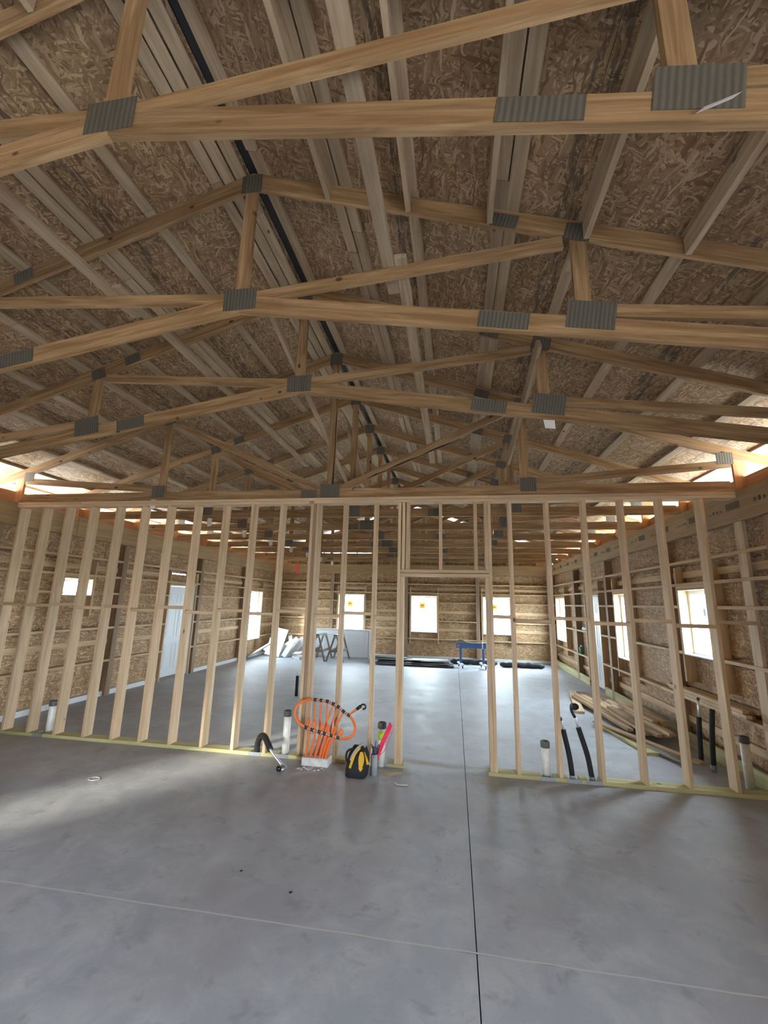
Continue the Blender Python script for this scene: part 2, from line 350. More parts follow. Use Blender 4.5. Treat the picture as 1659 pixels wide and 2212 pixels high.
# ================================================================ outer walls
GZ = (.62, 1.20, 1.81, 2.11, 2.41)      # flat girts
def outer_wall(name, label, axis, pos, sgn, u0, u1, holes, posts, extra_face, cut_girts=()):
    """axis 'x': wall plane x=pos running along y; sgn = outward direction"""
    w = root(name, label=label, cat='wall', kind='structure')
    nrm = (sgn, 0, 0) if axis == 'x' else (0, sgn, 0)
    P = (lambda u, v, d=0.: (pos+sgn*d, u, v)) if axis == 'x' else (lambda u, v, d=0.: (u, pos+sgn*d, v))
    rows = [(.0, 1.20), (1.202, 2.42), (2.422, HW)]
    for ri, (a, b) in enumerate(rows):
        u = u0-(1.22 if ri % 2 else 0)
        while u < u1:
            r = (max(u, u0), min(u+2.438, u1), a, b)
            if r[1]-r[0] > .02: sheet('strand_board_panel', minus(r, holes), P, nrm, .012, M_OSB, w)
            u += 2.44
    sheet('house_wrap', minus((u0-.05, u1+.05, -.1, HW), holes), lambda u, v: P(u, v, .014), nrm, .006, M_WRAP, w)
    def b(nm, ua, ub, za, zb, d0, d1, mat):      # d0..d1 depth inwards from the sheathing
        q0 = P(ua, za, -d0); q1 = P(ub, zb, -d1)
        return aab(nm, [min(q0[i], q1[i]) for i in range(3)], [max(q0[i], q1[i]) for i in range(3)], mat, w)
    for p in posts: b('post', p-.06, p+.06, 0, HW-.34, 0.001, PD, M_POST)
    stops = sorted([u0]+[s for p in posts for s in (p-.06, p+.06)]+[u1])
    bays = [(stops[i], stops[i+1]) for i in range(0, len(stops), 2) if stops[i+1]-stops[i] > .05]
    for (a, c) in bays:
        for z in GZ:
            for r in minus((a, c, z-.019, z+.019), [(h[0]-.04, h[1]+.04, h[2]-.0, h[3]+.0) for h in holes]):
                if r[1]-r[0] > .08: b('girt', r[0], r[1], r[2], r[3], .001, PD-.001, M_GIRT)
        for z in extra_face:
            for r in minus((a, c, z-.045, z+.045), [(h[0]-.04, h[1]+.04, h[2]-.05, h[3]+.05) for h in holes]):
                if r[1]-r[0] > .08 and r[3]-r[2] > .05: b('nailer', r[0], r[1], r[2], r[3], .001, .039, M_GIRT)
    for h in holes:                              # trimmers either side of each opening
        if h[1]-h[0] < .3 or h[3]-h[2] < .1 or h[0] < u0+.1: continue
        for e in ((h[0]-.042, h[0]-.004), (h[1]+.004, h[1]+.042)):
            if all(abs(e[0]-p) > .1 for p in posts): b('trimmer', e[0], e[1], max(0, h[2]-.35) if h[2] > 0 else 0, min(2.39, h[3]+.3), .002, PD-.002, M_GIRT)
        b('trimmer', h[0]-.0, h[1]+.0, h[3]+.004, h[3]+.042, .002, PD-.002, M_GIRT)
    for k in range(int((u1-u0)/4.9)+1):
        a, c = u0+k*4.9, min(u0+(k+1)*4.9-.003, u1)
        if c-a > .05: b('header_beam', a, c, HW-.33, HW-.002, PD-.055, PD+.008, M_LVL)
    return w, b
LH = [(6.12, 6.72, 1.76, 2.06), (8.84, 9.82, .02, 2.05), (12.7, 13.6, .54, 2.03), (-1.2, .2, 1.1, 2.08), (8.95, 9.55, 2.30, 2.322)]
wl, bl = outer_wall('wall_left', 'left wall of strand board, dark posts and flat girts', 'x', XL, -1, YN, YB, LH, (-2.3, .9, 2.9, 4.96, 7.40, 10.02, 12.40, 14.80), (.95, 2.25))
RH = [(-3.2, -.8, 0, 2.3), (5.9, 6.68, 1.18, 2.05), (8.55, 9.2, .85, 2.05), (10.14, 11.12, .02, 2.05), (13.1, 14.2, .8, 2.03)]  # first hole is an unseen opening added behind the camera for light
wr, br = outer_wall('wall_right', 'right wall of strand board, shelf-like girts and posts', 'x', XR, 1, YN, YB, RH, (-3.4, .08, 2.52, 4.75, 7.03, 9.62, 12.05, 14.80), (.32, 2.25))
BH = [(-4., -3.07, .83, 2.03), (-1.46, -.57, .83, 2.03), (.91, 1.83, .83, 2.03)]
wb, bb = outer_wall('wall_back', 'back wall of strand board with three square windows', 'y', YB, 1, XL+.002, XR-.002, BH, (-6.3, -4.24, -1.62, .76, 3.12), (.93, 1.5, 2.25))
NH = []
wn, bn = outer_wall('wall_front', 'closed wall behind the camera', 'y', YN, -1, XL+.002, XR-.002, NH, (-6.3, -3.8, .4, 3.12), ())
# skirt: white foam strip on the left, treated board on the right
ps = [4.96, 7.40, 8.80]
for a, c in ((3.4, 4.9), (5.02, 7.34), (7.46, 8.78), (10.08, 12.34), (12.46, 14.7)): bl('foam_strip', a, c, 0, .085, .001, .09, M_FOAM)
for a, c in ((2.6, 4.69), (4.81, 6.97), (7.09, 9.56), (9.68, 10.08), (11.18, 11.99), (12.11, 14.7)): br('skirt_board', a, c, 0, .17, .10, PD, M_PT)
for a, c in ((-4.18, -1.68), (-1.56, .70), (.82, 3.0)): bb('foam_strip', a, c, 0, .07, .001, .06, M_FOAM)
# ink stamps on the right header
for k in range(13):
    y = 4.3+k*.8
    br('ink_stamp', y, y+.24, 2.88, 2.96, PD+.0085, PD+.0095, M_INK)
    for j in range(4): br('ink_stamp', y+.32+j*.07, y+.36+j*.07, 2.89, 2.90+random.random()*.04, PD+.0085, PD+.0095, M_INK)
# strand board carried up past the header, and higher over the unseen near part, added to darken the roof there
for w_, x_, s_ in ((wl, XL, -1), (wr, XR, 1)):
    for (a, c, zt_) in ((YN, 3.9, 3.60), (3.9, 6.3, 3.25), (6.3, 8.74, 3.24), (8.74, 11.2, 3.27), (11.2, YB, 3.24)):
        aab('eave_panel', (min(x_, x_+s_*.012), a+.002, HW+.001), (max(x_, x_+s_*.012), c-.002, zt_), M_EAVE, w_, 0)
# gable above the back and front walls
def gable(w, y, t, slit):
    def zz(x): return zr(x)-.035
    X0, X1 = XL+.002, XR-.002
    for (a, c) in ((X0, -4.95), (-4.95, -2.9), (-2.9, CX), (CX, .9), (.9, X1)):
        zt = HW+.42 if not (slit and a == -4.95) else HW+.395
        z0 = min(zt, zz(a)); z1 = min(zt, zz(c))
        lo = [(a, y, HW), (c, y, HW), (c, y, z1), (a, y, z0)]
        V = lo+[(p[0], y+t, p[2]) for p in lo]; F = [(0, 1, 2, 3), (7, 6, 5, 4), (0, 4, 5, 1), (1, 5, 6, 2), (2, 6, 7, 3), (3, 7, 4, 0)]
        mesh_obj('strand_board_panel', V, F, M_OSB, w)
        zb = HW+.4195
        if zz(a) <= zb and zz(c) <= zb: continue
        ax = a if zz(a) > zb else CX-(zz(CX)-zb)/SL; cx = c if zz(c) > zb else CX+(zz(CX)-zb)/SL
        up_ = [(ax, y, zb), (cx, y, zb), (cx, y, zz(cx)), (ax, y, zz(ax))]
        V = up_+[(p[0], y+t, p[2]) for p in up_]; mesh_obj('strand_board_panel', V, F, M_OSB, w)
    for k in range(-7, 8):
        x = CX+k*.61
        if zz(x) > HW+.1 and t > 0: aab('gable_stud', (x-.019, y-.09, HW), (x+.019, y-.002, zz(x)-.09), M_GIRT, w)
    for s in (-1, 1):
        a = Vector((CX, y-.045 if t > 0 else y+.045, zz(CX)-.05)); c_ = Vector((CX+s*4.78, a.y, zz(CX+4.78)-.05)); bar('gable_plate', a, c_, .089, .038, M_GIRT, w, (0, 1, 0))
gable(wb, YB, .012, True); gable(wn, YN, -.012, False)

# ================================================================ roof
ce = root('ceiling', label='roof deck of strand board on pale flat purlins', cat='ceiling', kind='structure')
Y0R, Y1R = YN-.4, YB+.45
def roofpt(s, d, y, off):   # s side, d slope distance from the ridge, off above the truss line
    return (CX+s*(d*CSL+off*SSL), y, 5.165-d*SSL+off*CSL)
for s in (-1, 1):
    nrm = (s*SSL, 0, CSL)
    for r in range(5):
        d0 = .035+r*1.22; d1 = min(d0+1.2175, 5.62)
        y = Y0R-(1.22 if r % 2 else 0)
        while y < Y1R:
            a, c = max(y, Y0R), min(y+2.4375, Y1R)
            if c-a > .05: sheet('roof_panel', [(a, c, d0, d1)], lambda u, v: roofpt(s, v, u, .0385), nrm, .012, M_OSBR, ce)
            y += 2.44
    sheet('metal_roofing', [(Y0R-.05, Y1R+.05, 0, 5.68)], lambda u, v: roofpt(s, v, u, .053), nrm, .004, M_MET, ce)
    aab('fascia_board', (CX+s*5.33-.019, Y0R, 3.24), (CX+s*5.33+.019, Y1R, 3.40), M_EAVE, ce)
aab('ridge_cap', (CX-.2, Y0R-.05, 5.23), (CX+.2, Y1R+.05, 5.25), M_BLKS, ce)
aab('ridge_slot_strip', (CX-.034, Y0R, 5.188), (CX+.034, Y1R, 5.192), M_BLKS, ce)  # black strip set in the open ridge slot to make it dark
PL = [-1.688, -1.782, -1.875, -2.45, -3.018, -2.924, -3.60, -4.165, -4.74, -5.28, -5.81, -6.36, -6.80]
PR = [-1.50, -.90, -.797, -.284, .337, .433, .905, 1.525, 2.15, 2.77, 3.36, 3.70]
for x in PL+PR:
    s = -1 if x < CX else 1; d = abs(x-CX)/CSL
    y = Y0R+random.uniform(0, 1.0)-1.0
    while y < Y1R:
        a, c = max(y, Y0R), min(y+3.655, Y1R)
        if c-a > .1:
            jx = random.uniform(-.008, .008)
            p = roofpt(s, d+jx, a, .0192); q = roofpt(s, d+jx+random.uniform(-.006, .006), c, .0192)
            bar('purlin', p, q, .089, .038, M_PURL, ce, (s*SSL, 0, CSL))
        y += 3.66
for x in (-.93, -.31, .27, .90, 1.50, -2.2):           # on-edge blocks under the deck at the near end
    for (a, c) in ((-1.0, .10), (.14, 1.352), (1.40, 2.616)):
        if x < -2 and a > 1: continue
        z = zr(x)-.03
        bar('edge_block', (x, a, z-.05), (x, c, z-.05), .14 if x < 0 else .12, .038, M_PURL, ce, (1, 0, 0))
for x in (-.455, -2.71):                                # long lateral braces lying on the truss webs
    bar('lateral_brace', (x, -1.2, 4.162), (x+.01, 2.9, 4.162), .089, .038, M_PURL, ce, (0, 0, 1))
    bar('lateral_brace', (x+.1, 2.55, 4.162), (x+.1, 7.1, 4.162), .089, .038, M_PURL, ce, (0, 0, 1))

# ================================================================ roof trusses
def gusset(t, x, z, w, h, y, rot=0.):
    X = (math.cos(rot), 0, math.sin(rot)); piece('gusset_plate', (x, y-.003, z), X, (0, -1, 0), (w, h, .0026), M_GALV, t, 0)
def paper_tag(t, x, z, y, h=.13):
    mesh_obj('paper_tag', [(x-.035, y-.008, z), (x+.04, y-.006, z-.005), (x+.05, y-.02, z-h), (x-.01, y-.03, z-h-.02), (x-.045, y-.014, z-h*.6)], [(0, 1, 2, 3, 4)], M_PAPER, t)
def truss(i, y, scissor, label):
    t = root('roof_truss', (CX, y, HW), label=label, cat='roof truss', group='roof trusses under the strand board deck')
    ym = y+.019; TC = .14; J = 2.43
    def zt(dx): return 5.165-SL*abs(dx)            # top of the top chord
    def zb(dx): return (3.885-.167*abs(dx)) if scissor else HW+.001    # bottom of the bottom chord
    bh = .14 if scissor else .128; E = 4.80
    def poly(nm, pts, dy=0., th=.038, mat=M_TRUSS):
        """board with a given outline in the truss plane, long axis = first edge"""
        p = [Vector((CX+a, y+dy, z)) for a, z in pts]; X = (p[1]-p[0]).normalized(); c = sum(p, Vector())/len(p)+Vector((0, th/2, 0))
        mw = Matrix.Translation(c)@orient(X, (0, -1, 0)); inv = mw.inverted(); n = len(p)
        V = [inv@q for q in p]+[inv@(q+Vector((0, th, 0))) for q in p]
        F = [tuple(range(n)), tuple(reversed(range(n, 2*n)))]+[(k, k+n, (k+1) % n+n, (k+1) % n) for k in range(n)]
        me = bpy.data.meshes.new(nm); me.from_pydata([tuple(v) for v in V], [], F); me.update()
        bm = bmesh.new(); bm.from_mesh(me); bmesh.ops.recalc_face_normals(bm, faces=bm.faces); bm.to_mesh(me); bm.free()
        me.materials.append(mat); return put(nm, me, mw, t)
    tv = TC/CSL; sl = .167 if scissor else 0.
    for s in (-1, 1):
        poly('top_chord', [(0, zt(0)-tv), (s*5.28, zt(5.28)-tv+.03), (s*5.28, zt(5.28)), (0, zt(0))])
        if scissor:
            poly('bottom_chord', [(0, zb(0)), (s*(E-.12), zb(E-.12)), (s*(E-.12), zb(E-.12)+bh), (0, zb(0)+bh)])
        else:
            a0, a1 = ((-E+.06, -.28) if s < 0 else (-.278, E-.06)) if i % 2 else ((-E+.06, 1.3) if s < 0 else (1.302, E-.06))
            poly('bottom_chord', [(a0, zb(a0)), (a1, zb(a1)), (a1-(.1 if s > 0 else 0), zb(a1)+bh), (a0+(.1 if s < 0 else 0), zb(a0)+bh)] if True else None)
        # webs, set a hair behind the chord faces
        top = zt(J)-tv; bot = zb(J)+bh
        poly('web', [(s*J-.05, bot+.0), (s*J-.05, top+.02), (s*J+.05, top-.015), (s*J+.05, bot-.01)], .0012, .0355)
        ca = Vector((s*.10, zb(0)+bh-.02)); cb = Vector((s*(J-.10), top+.0)); dv = (cb-ca).normalized(); nn = Vector((-dv.y, dv.x))*.0445
        poly('web', [tuple(ca-nn), tuple(cb-nn), tuple(cb+nn), tuple(ca+nn)], .0018, .0345)
        if scissor: h0 = Vector((s*(J+.02), zb(J)+bh+.05)); h1 = Vector((s*4.66, zt(4.66)-tv-.055))
        else: h0 = Vector((s*(J+.08), HW+bh+.045)); h1 = Vector((s*4.68, zt(4.68)-tv-.05))
        dv = (h1-h0).normalized(); nn = Vector((-dv.y, dv.x))*.0445
        poly('web', [tuple(h0-nn), tuple(h1-nn), tuple(h1+nn), tuple(h0+nn)], .0024, .0335)
        poly('heel_post', [(s*4.70, HW), (s*4.70, zt(4.70)-tv+.01), (s*4.84, zt(4.84)-tv+.01), (s*4.84, HW)], .003, .0325, M_EAVE)
    poly('king_post', [(-.048, zb(0)+bh), (-.048, zt(0)-tv+.03), (.048, zt(0)-tv+.03), (.048, zb(0)+bh)], .0006, .0365)
    # gusset plates
    ang = math.atan(sl)
    gusset(t, CX, zt(0)-tv*.75, .17, .17, y)
    gusset(t, CX, zb(0)+bh*.75, .26, .18, y)
    for s in (-1, 1):
        gusset(t, CX+s*J, zt(J)-tv*.62, .17, .13, y, -s*math.atan(SL)*.9)
        gusset(t, CX+s*(J+.04), zb(J)+bh*.82+.03, .30 if scissor else .19, .20 if scissor else .17, y, -s*ang)
        gusset(t, CX+s*(2.02 if s < 0 else 1.95), zt(1.98)-tv*.55, .19, .11, y-.0003, -s*math.atan(SL))
        if scissor: gusset(t, CX+s*1.92, zb(1.92)+bh*.52, .33, .12, y, -s*ang)
        gusset(t, CX+s*4.62, zt(4.62)-tv-.01, .17, .14, y, 0)
    if not scissor:
        gusset(t, CX+(-.28 if i % 2 else 1.3), HW+bh*.5, .22, .11, y-.0003)
        if i != 3: paper_tag(t, CX-J+.03, HW-.0, y)
        else: paper_tag(t, CX-J-.08, HW+.02, y-.01)
    return t
TY = [1.357, 2.62, 3.90]+[5.185+1.22*k for k in range(8)]
ORD = ['nearest', 'second', 'third', 'fourth', 'fifth', 'sixth', 'seventh', 'eighth', 'ninth', 'tenth', 'eleventh']
for i in range(11):
    sc = i < 3
    if i == 0: lab = 'nearest roof truss, its raised bottom chord crossing the top of the picture'
    elif sc: lab = '%s roof truss from the camera, bottom chord sloping up to its centre plate' % ORD[i]
    elif i == 3: lab = 'fourth roof truss from the camera, lying flat on top of the stud wall'
    else: lab = '%s roof truss from the camera, flat bottom chord, behind the stud wall' % ORD[i]
    t = truss(i, TY[i], sc, lab)
    if i == 0: mesh_obj('paper_tag', [(.86, 1.352, 3.50), (.98, 1.345, 3.535), (1.0, 1.32, 3.53), (.87, 1.31, 3.475)], [(0, 1, 2, 3)], M_PAPER, t)
    if i == 2: mesh_obj('paper_tag', [(.83, 3.895, 3.47), (.93, 3.895, 3.46), (.93, 3.88, 3.37), (.84, 3.88, 3.38)], [(0, 1, 2, 3)], M_PAPER, t)
    if i == 3:
        a, b = Vector((CX+.3, TY[3]-.002, 3.31)), Vector((CX+2.0, TY[3]-.002, 4.02)); V, F = [], []
        for k in range(13):
            p = a.lerp(b, k/12); w = .004+.016*abs(math.sin(k*2.1)) if 1 < k < 10 else .001
            V += [(p.x+.02, p.y, p.z-.058), (p.x+.02-w*.4, p.y, p.z-.058+w)]
            if k: F.append((2*k-2, 2*k, 2*k+1, 2*k-1))
        mesh_obj('bark_edge', V, F, M_BARK, t)
        mesh_obj('bark_edge', [(CX+.02, TY[3]-.001, 3.26), (CX+.046, TY[3]-.001, 3.26), (CX+.046, TY[3]-.001, 4.4), (CX+.03, TY[3]-.001, 4.1), (CX+.036, TY[3]-.001, 3.7)], [(0, 1, 2, 3, 4)], M_BARK, t)
# diagonal braces nailed across the trusses
def brace(a, b, lab):
    o = bar('diagonal_brace', a, b, .089, .036, M_PURL, None, (1, 0, .15)); tag(o, lab, 'brace', 'diagonal truss braces')
brace((-1.70, 3.30, 4.46), (-1.66, 6.95, 3.45), 'sloping brace board nailed left of the centre posts, nearer pair')
brace((-1.70, 6.45, 4.5), (-1.66, 9.9, 3.45), 'sloping brace board nailed left of the centre posts, behind the stud wall')
brace((.80, 3.75, 4.17), (.775, 6.05, 3.78), 'short sloping brace board beside the right web posts')

# ================================================================ stud wall
sw = root('wall_partition', (0, D0, 0), label='open stud wall with a doorway across the room', cat='wall', kind='structure')
T, SD = .038, .14
LS = [-6.20, -5.818, -5.438, -5.042, -4.626, -4.229, -3.837, -3.435, -3.019, -2.622, -2.22]
def stud(x, z0=T, z1=2.994, mat=M_STUD): return aab('stud', (x, D0+random.uniform(0, .002), z0), (x+T, D0+SD, z1), mat, sw)
xs = []
for x in LS: stud(x); xs.append(x)
for k in range(3): stud(-1.805+k*.0395, mat=M_STUD if k != 1 else M_POST)
xs += [-1.805]
for x in (-1.375, -.98): stud(x); xs.append(x)
stud(-.675); stud(-.636, T, 2.085)
xs += [-.675]
stud(.36, T, 2.085); stud(.399)
for x in (.677, 1.099, 1.511, 1.917, 2.326, 2.746, 3.13): stud(x-T)
for x in (-.576, -.178, .238, .36, -.625): aab('cripple_stud', (x, D0+.001, 2.17), (x+T, D0+SD, 2.994), M_STUD, sw)
aab('door_header', (-.636, D0-.001, 2.088), (.399, D0+SD, 2.126), M_STUD, sw)
aab('door_header', (-.636, D0, 2.131), (.399, D0+SD, 2.169), M_STUD, sw)
NOTCH = (-5.25, -2.31, -1.97, -.82, .945, 1.205, 1.40)
for (a, c) in ((-6.24, -2.0), (-1.998, -.565), (.34, 1.98), (1.982, 3.06)):
    for r in minus((a, c, 0, 1), [(x-.058, x+.058, -1, 2) for x in NOTCH]): aab('bottom_plate', (r[0], D0-.002, 0), (r[1], D0+SD, T), M_PT, sw)
for (a, c) in ((-6.25, -1.83), (-1.767, 3.16)): aab('top_plate', (a, D0-.001, 2.995), (c, D0+SD, 3.031), M_STUD, sw)
for (a, c) in ((-6.25, -5.2), (-5.198, .42), (.422, 3.16)): aab('top_plate', (a, D0, 3.033), (c, D0+SD, 3.069), M_STUD, sw)
LX = [-6.20, -5.818, -5.438, -5.042, -4.626, -4.229, -3.837, -3.435, -3.019, -2.622, -2.22, -1.805]
zs = [1.63, 1.624, 1.645, 1.611, 1.637, 1.601, 1.646, 1.593, 1.629, 1.599, 1.638]
for i in range(len(LX)-1): aab('blocking', (LX[i]+T+.001, D0+.002, zs[i]-.019), (LX[i+1]-.001, D0+SD-.002, zs[i]+.019), M_STUD, sw)
for a, c, z in ((-1.685, -1.376, 1.60), (-1.336, -.981, 1.639), (-.941, -.676, 1.60), (.438, .638, 1.645), (.678, 1.06, 1.607), (1.1, 1.472, 1.646), (1.512, 1.878, 1.605), (1.918, 2.287, 1.647), (2.327, 2.707, 1.607), (2.747, 3.09, 1.653)):
    aab('blocking', (a, D0+.002, z-.019), (c, D0+SD-.002, z+.019), M_STUD, sw)
for x in NOTCH: aab('shoe_plate', (x-.075, D0-.0045, .001), (x+.075, D0-.002, .040), M_SHOE, sw, 0)

# ================================================================ windows and doors
def window(n, axis, pos, sgn, u0, u1, z0, z1, sticker=True, label='', rail=False):
    w = root('window_%d' % n, label=label, cat='window', kind='structure')
    P = (lambda u, v, d: (pos+sgn*d, u, v)) if axis == 'x' else (lambda u, v, d: (u, pos+sgn*d, v))
    def b(nm, ua, ub, za, zb, d0, d1, mat, par=w):
        q0, q1 = P(ua, za, d0), P(ub, zb, d1)
        return aab(nm, [min(q0[i], q1[i]) for i in range(3)], [max(q0[i], q1[i]) for i in range(3)], mat, par)
    for a, c in ((u0, u0+.018), (u1-.018, u1)): b('jamb', a, c, z0, z1, -PD, .01, M_STUD)
    b('jamb', u0+.018, u1-.018, z1-.018, z1, -PD, .01, M_STUD); b('sill_board', u0+.018, u1-.018, z0, z0+.018, -PD, .01, M_WHITE)
    a, c, d, e = u0+.02, u1-.02, z0+.02, z1-.02; f = .05
    for q in ((a, a+f, d, e), (c-f, c, d, e), (a+f, c-f, d, d+f), (a+f, c-f, e-f, e)): b('window_frame', *q, -.02, .04, M_VINYL)
    if rail: b('meeting_rail', a+f, c-f, (d+e)/2-.02, (d+e)/2+.02, -.01, .03, M_VINYL)
    pn = b('pane', a+f, c-f, d+f, e-f, .008, .012, M_GLASS)
    if sticker:
        uc, zc = u0+(u1-u0)*.42, z0+(z1-z0)*.73
        for q in ((uc-.115, uc-.096, zc-.11, zc+.11), (uc+.096, uc+.115, zc-.11, zc+.11), (uc-.096, uc+.096, zc-.11, zc-.091), (uc-.096, uc+.096, zc+.091, zc+.11)): b('sticker_border', *q, .0045, .0052, M_SEALD)
        b('sticker', uc-.095, uc+.095, zc-.09, zc+.09, .0045, .0050, M_STICK)
        b('sticker', uc-.05, uc+.05, zc-.008, zc+.014, .0030, .0036, M_SEALD)
    return w
window(1, 'x', XL, -1, *LH[0], sticker=False, label='small high window in the left wall')
window(2, 'x', XL, -1, *LH[2], sticker=False, label='tall window in the left wall near the far corner')
window(3, 'y', YB, 1, *BH[0], label='back wall window above the white door slab')
window(4, 'y', YB, 1, *BH[1], label='back wall window seen through the doorway opening')
window(5, 'y', YB, 1, *BH[2], label='back wall window right of the doorway')
window(6, 'x', XR, 1, *RH[4], sticker=False, label='right wall window next to the back corner')
window(7, 'x', XR, 1, *RH[2], sticker=False, label='narrow-looking middle window of the right wall')
window(8, 'x', XR, 1, *RH[1], sticker=False, label='right wall window closest to the stud wall')
def door_leaf(name, par, P, u0, u1, z0, z1, th, mat, panels=True):
    def b(nm, ua, ub, za, zb, d0, d1, m, p):
        q0, q1 = P(ua, za, d0), P(ub, zb, d1)
        return aab(nm, [min(q0[i], q1[i]) for i in range(3)], [max(q0[i], q1[i]) for i in range(3)], m, p)
    lf = b(name, u0, u1, z0, z1, 0, th, mat, par)
    w, h = u1-u0, z1-z0
    for i in range(2):
        a = u0+w*(.13+.42*i); c = a+w*.32
        for (p, q) in ((.08, .36), (.43, .76), (.81, .92)):
            za, zb = z0+h*p, z0+h*q; k = .018
            for r in ((a, c, za, za+k), (a, c, zb-k, zb), (a, a+k, za+k, zb-k), (c-k, c, za+k, zb-k)): b('panel_moulding', *r, -.006, 0, mat, lf)
            b('raised_panel', a+.05, c-.05, za+.05, zb-.05, -.004, 0, mat, lf)
    return lf, b
def knobset(lf, b, P, u, z, side):
    lathe('door_knob', P(u, z, 0), [(.03, 0), (.03, .008), (.012, .01), (.012, .035), (.028, .042), (.03, .058), (.02, .068)], M_KNOB, lf, 14, (side, 0, 0))
    lathe('deadbolt', P(u, z+.2, 0), [(.03, 0), (.03, .012), (.012, .014), (.012, .03)], M_KNOB, lf, 14, (side, 0, 0))
for n, x, s, (u0, u1, z0, z1), kn, lb in ((1, XL, -1, LH[1], 'far', 'white panelled door in the left wall'), (2, XR, 1, RH[3], 'far', 'white panelled door in the right wall')):
    d = root('door_%d' % n, label=lb, cat='door', kind='structure')
    P = lambda u, v, dd, x=x, s=s: (x+s*(dd-.04), u, v)
    lf, b = door_leaf('door_leaf', d, P, u0+.035, u1-.035, z0+.03, z1-.03, .04, M_WHITE)
    for q in ((u0, u0+.033, z0, z1), (u1-.033, u1, z0, z1), (u0+.033, u1-.033, z1-.028, z1)): b('door_frame', *q, -.07, .05, M_WHITE, d)
    b('threshold', u0+.033, u1-.033, z0-.02, z0+.028, -.05, .05, M_BROWN, d)
    knobset(lf, b, P, u1-.11, .95, -s)

# ================================================================ pipes that stand in the slab
def pvc(x, y, h, label, lean=(0, 0), r=.042, caph=.065, sticker=False):
    t = root('pipe_stub', (x, y, 0), label=label, cat='pipe', group='capped white drain pipe stubs')
    ax = Vector((lean[0], lean[1], h)).normalized()
    lathe('pipe', (x, y, 0), [(r, 0), (r, h-caph*.6)], M_PVC, t, 20, ax)
    lathe('rubber_cap', (x, y, 0), [(r+.003, h-caph), (r+.006, h-caph+.004), (r+.006, h-.006), (r+.002, h), (r-.006, h), (r-.008, h-.012)], M_CAP, t, 20, ax)
    if sticker: lathe('yellow_label', (x, y, 0), [(r+.001, .27), (r+.001, .36)], M_TAPE, t, 20, ax)
pvc(-1.97, 5.235, .49, 'capped white pipe stub standing in the wall plate left of the orange tubing')
pvc(-.82, 5.165, .45, 'capped white pipe stub with a yellow-green label right of the tool bag', sticker=True)
pvc(.945, 5.235, .36, 'capped white pipe stub in the wall plate right of the doorway')
pvc(2.96, 5.39, .50, 'capped white pipe stub by the right wall behind the stud wall', r=.041)
pvc(-5.25, 5.30, .40, 'capped white pipe stub between studs at the left wall')
def insul(x, y, h, label, lean, metal=0., elbow=False, r=.027):
    t = root('insulated_pipe', (x, y, 0), label=label, cat='pipe', group='black insulated water pipes')
    a = Vector((x, y, 0)); b = Vector((x+lean, y, h)); m = Vector((x+lean*.35, y, h*.5))
    tube('grey_collar', [a+(b-a)*.0, a+(m-a)*.22], r+.004, M_SHOE, t, 12)
    tube('foam_sleeve', spline([a+(m-a)*.2, m, b], 6), r, M_BLK, t, 12)
    if metal:
        dv = (b-m).normalized(); c = b+dv*metal
        tube('bare_pipe', [b-dv*.02, c], .012, M_SILV, t, 10)
        if elbow:
            tube('pull_loop', spline([c-dv*.02, c+dv*.05+Vector((-.012, 0, .0)), c+dv*.10+Vector((.005, 0, .01)), c+dv*.11+Vector((.04, -.01, .0))], 5), .016, M_KNOB, t, 10)
            lathe('pipe_cap', c+dv*.10+Vector((.03, -.03, 0)), [(.034, -.02), (.036, 0), (.03, .03), (.01, .034)], M_KNOB, t, 14, (.3, -1, .2))
        else: lathe('pipe_cap', c, [(.016, -.01), (.016, .02), (.006, .024)], M_BRASS, t, 10, dv)
insul(1.205, 5.215, .49, 'black insulated pipe with silver end, nearer the white stub right of the doorway', -.07, .10)
insul(1.40, 5.215, .52, 'leaning black insulated pipe ending in a dark round cap', -.11, .12, True)
insul(2.85, 6.07, .52, 'black insulated pipe with a thin bare tip by the right wall', .03, .2)
insul(2.86, 5.84, .66, 'black insulated pipe without bare tip by the right wall', .06)
t = root('insulated_pipe', (-2.37, 5.24, 0), label='black insulated pipe bent over in an arch, silver end on the floor', cat='pipe', group='black insulated water pipes')
arch = spline([(-2.31, 5.21, .02), (-2.30, 5.19, .12), (-2.24, 5.13, .215), (-2.16, 5.05, .235), (-2.07, 4.95, .195), (-2.02, 4.90, .16)], 6)
tube('foam_sleeve', arch, .034, M_BLK, t, 12)
tube('bare_pipe', spline([(-2.03, 4.905, .165), (-1.94, 4.87, .10), (-1.86, 4.84, .045), (-1.83, 4.82, .03)], 4), .015, M_SILV, t, 10)
tube('elbow_fitting', spline([(-1.84, 4.825, .035), (-1.80, 4.80, .03), (-1.81, 4.775, .022), (-1.84, 4.76, .022)], 4), .02, M_STEEL, t, 10)
lathe('pipe_cap', (-1.85, 4.755, .03), [(.028, -.02), (.028, .015), (.01, .03)], M_KNOB, t, 12, (-.6, -.6, .2))
t = root('insulated_pipe', (-2.98, 8.3, 0), label='dark upright pipe far behind the stud wall, left of centre', cat='pipe')
tube('foam_sleeve', [(-2.98, 8.3, 0), (-2.98, 8.3, .36)], .03, M_BLK, t, 10); tube('bare_pipe', [(-2.98, 8.3, .35), (-2.975, 8.3, .44)], .012, M_SILV, t, 8)
t = root('pipe_stub', (-2.81, 8.54, 0), label='thin white pipe far behind the stud wall, beside the dark pipe', cat='pipe')
tube('pipe', [(-2.81, 8.54, 0), (-2.80, 8.54, .30)], .022, M_PVC, t, 10); lathe('rubber_cap', (-2.80, 8.54, .28), [(.026, 0), (.026, .05), (.01, .055)], M_CAP, t, 12)
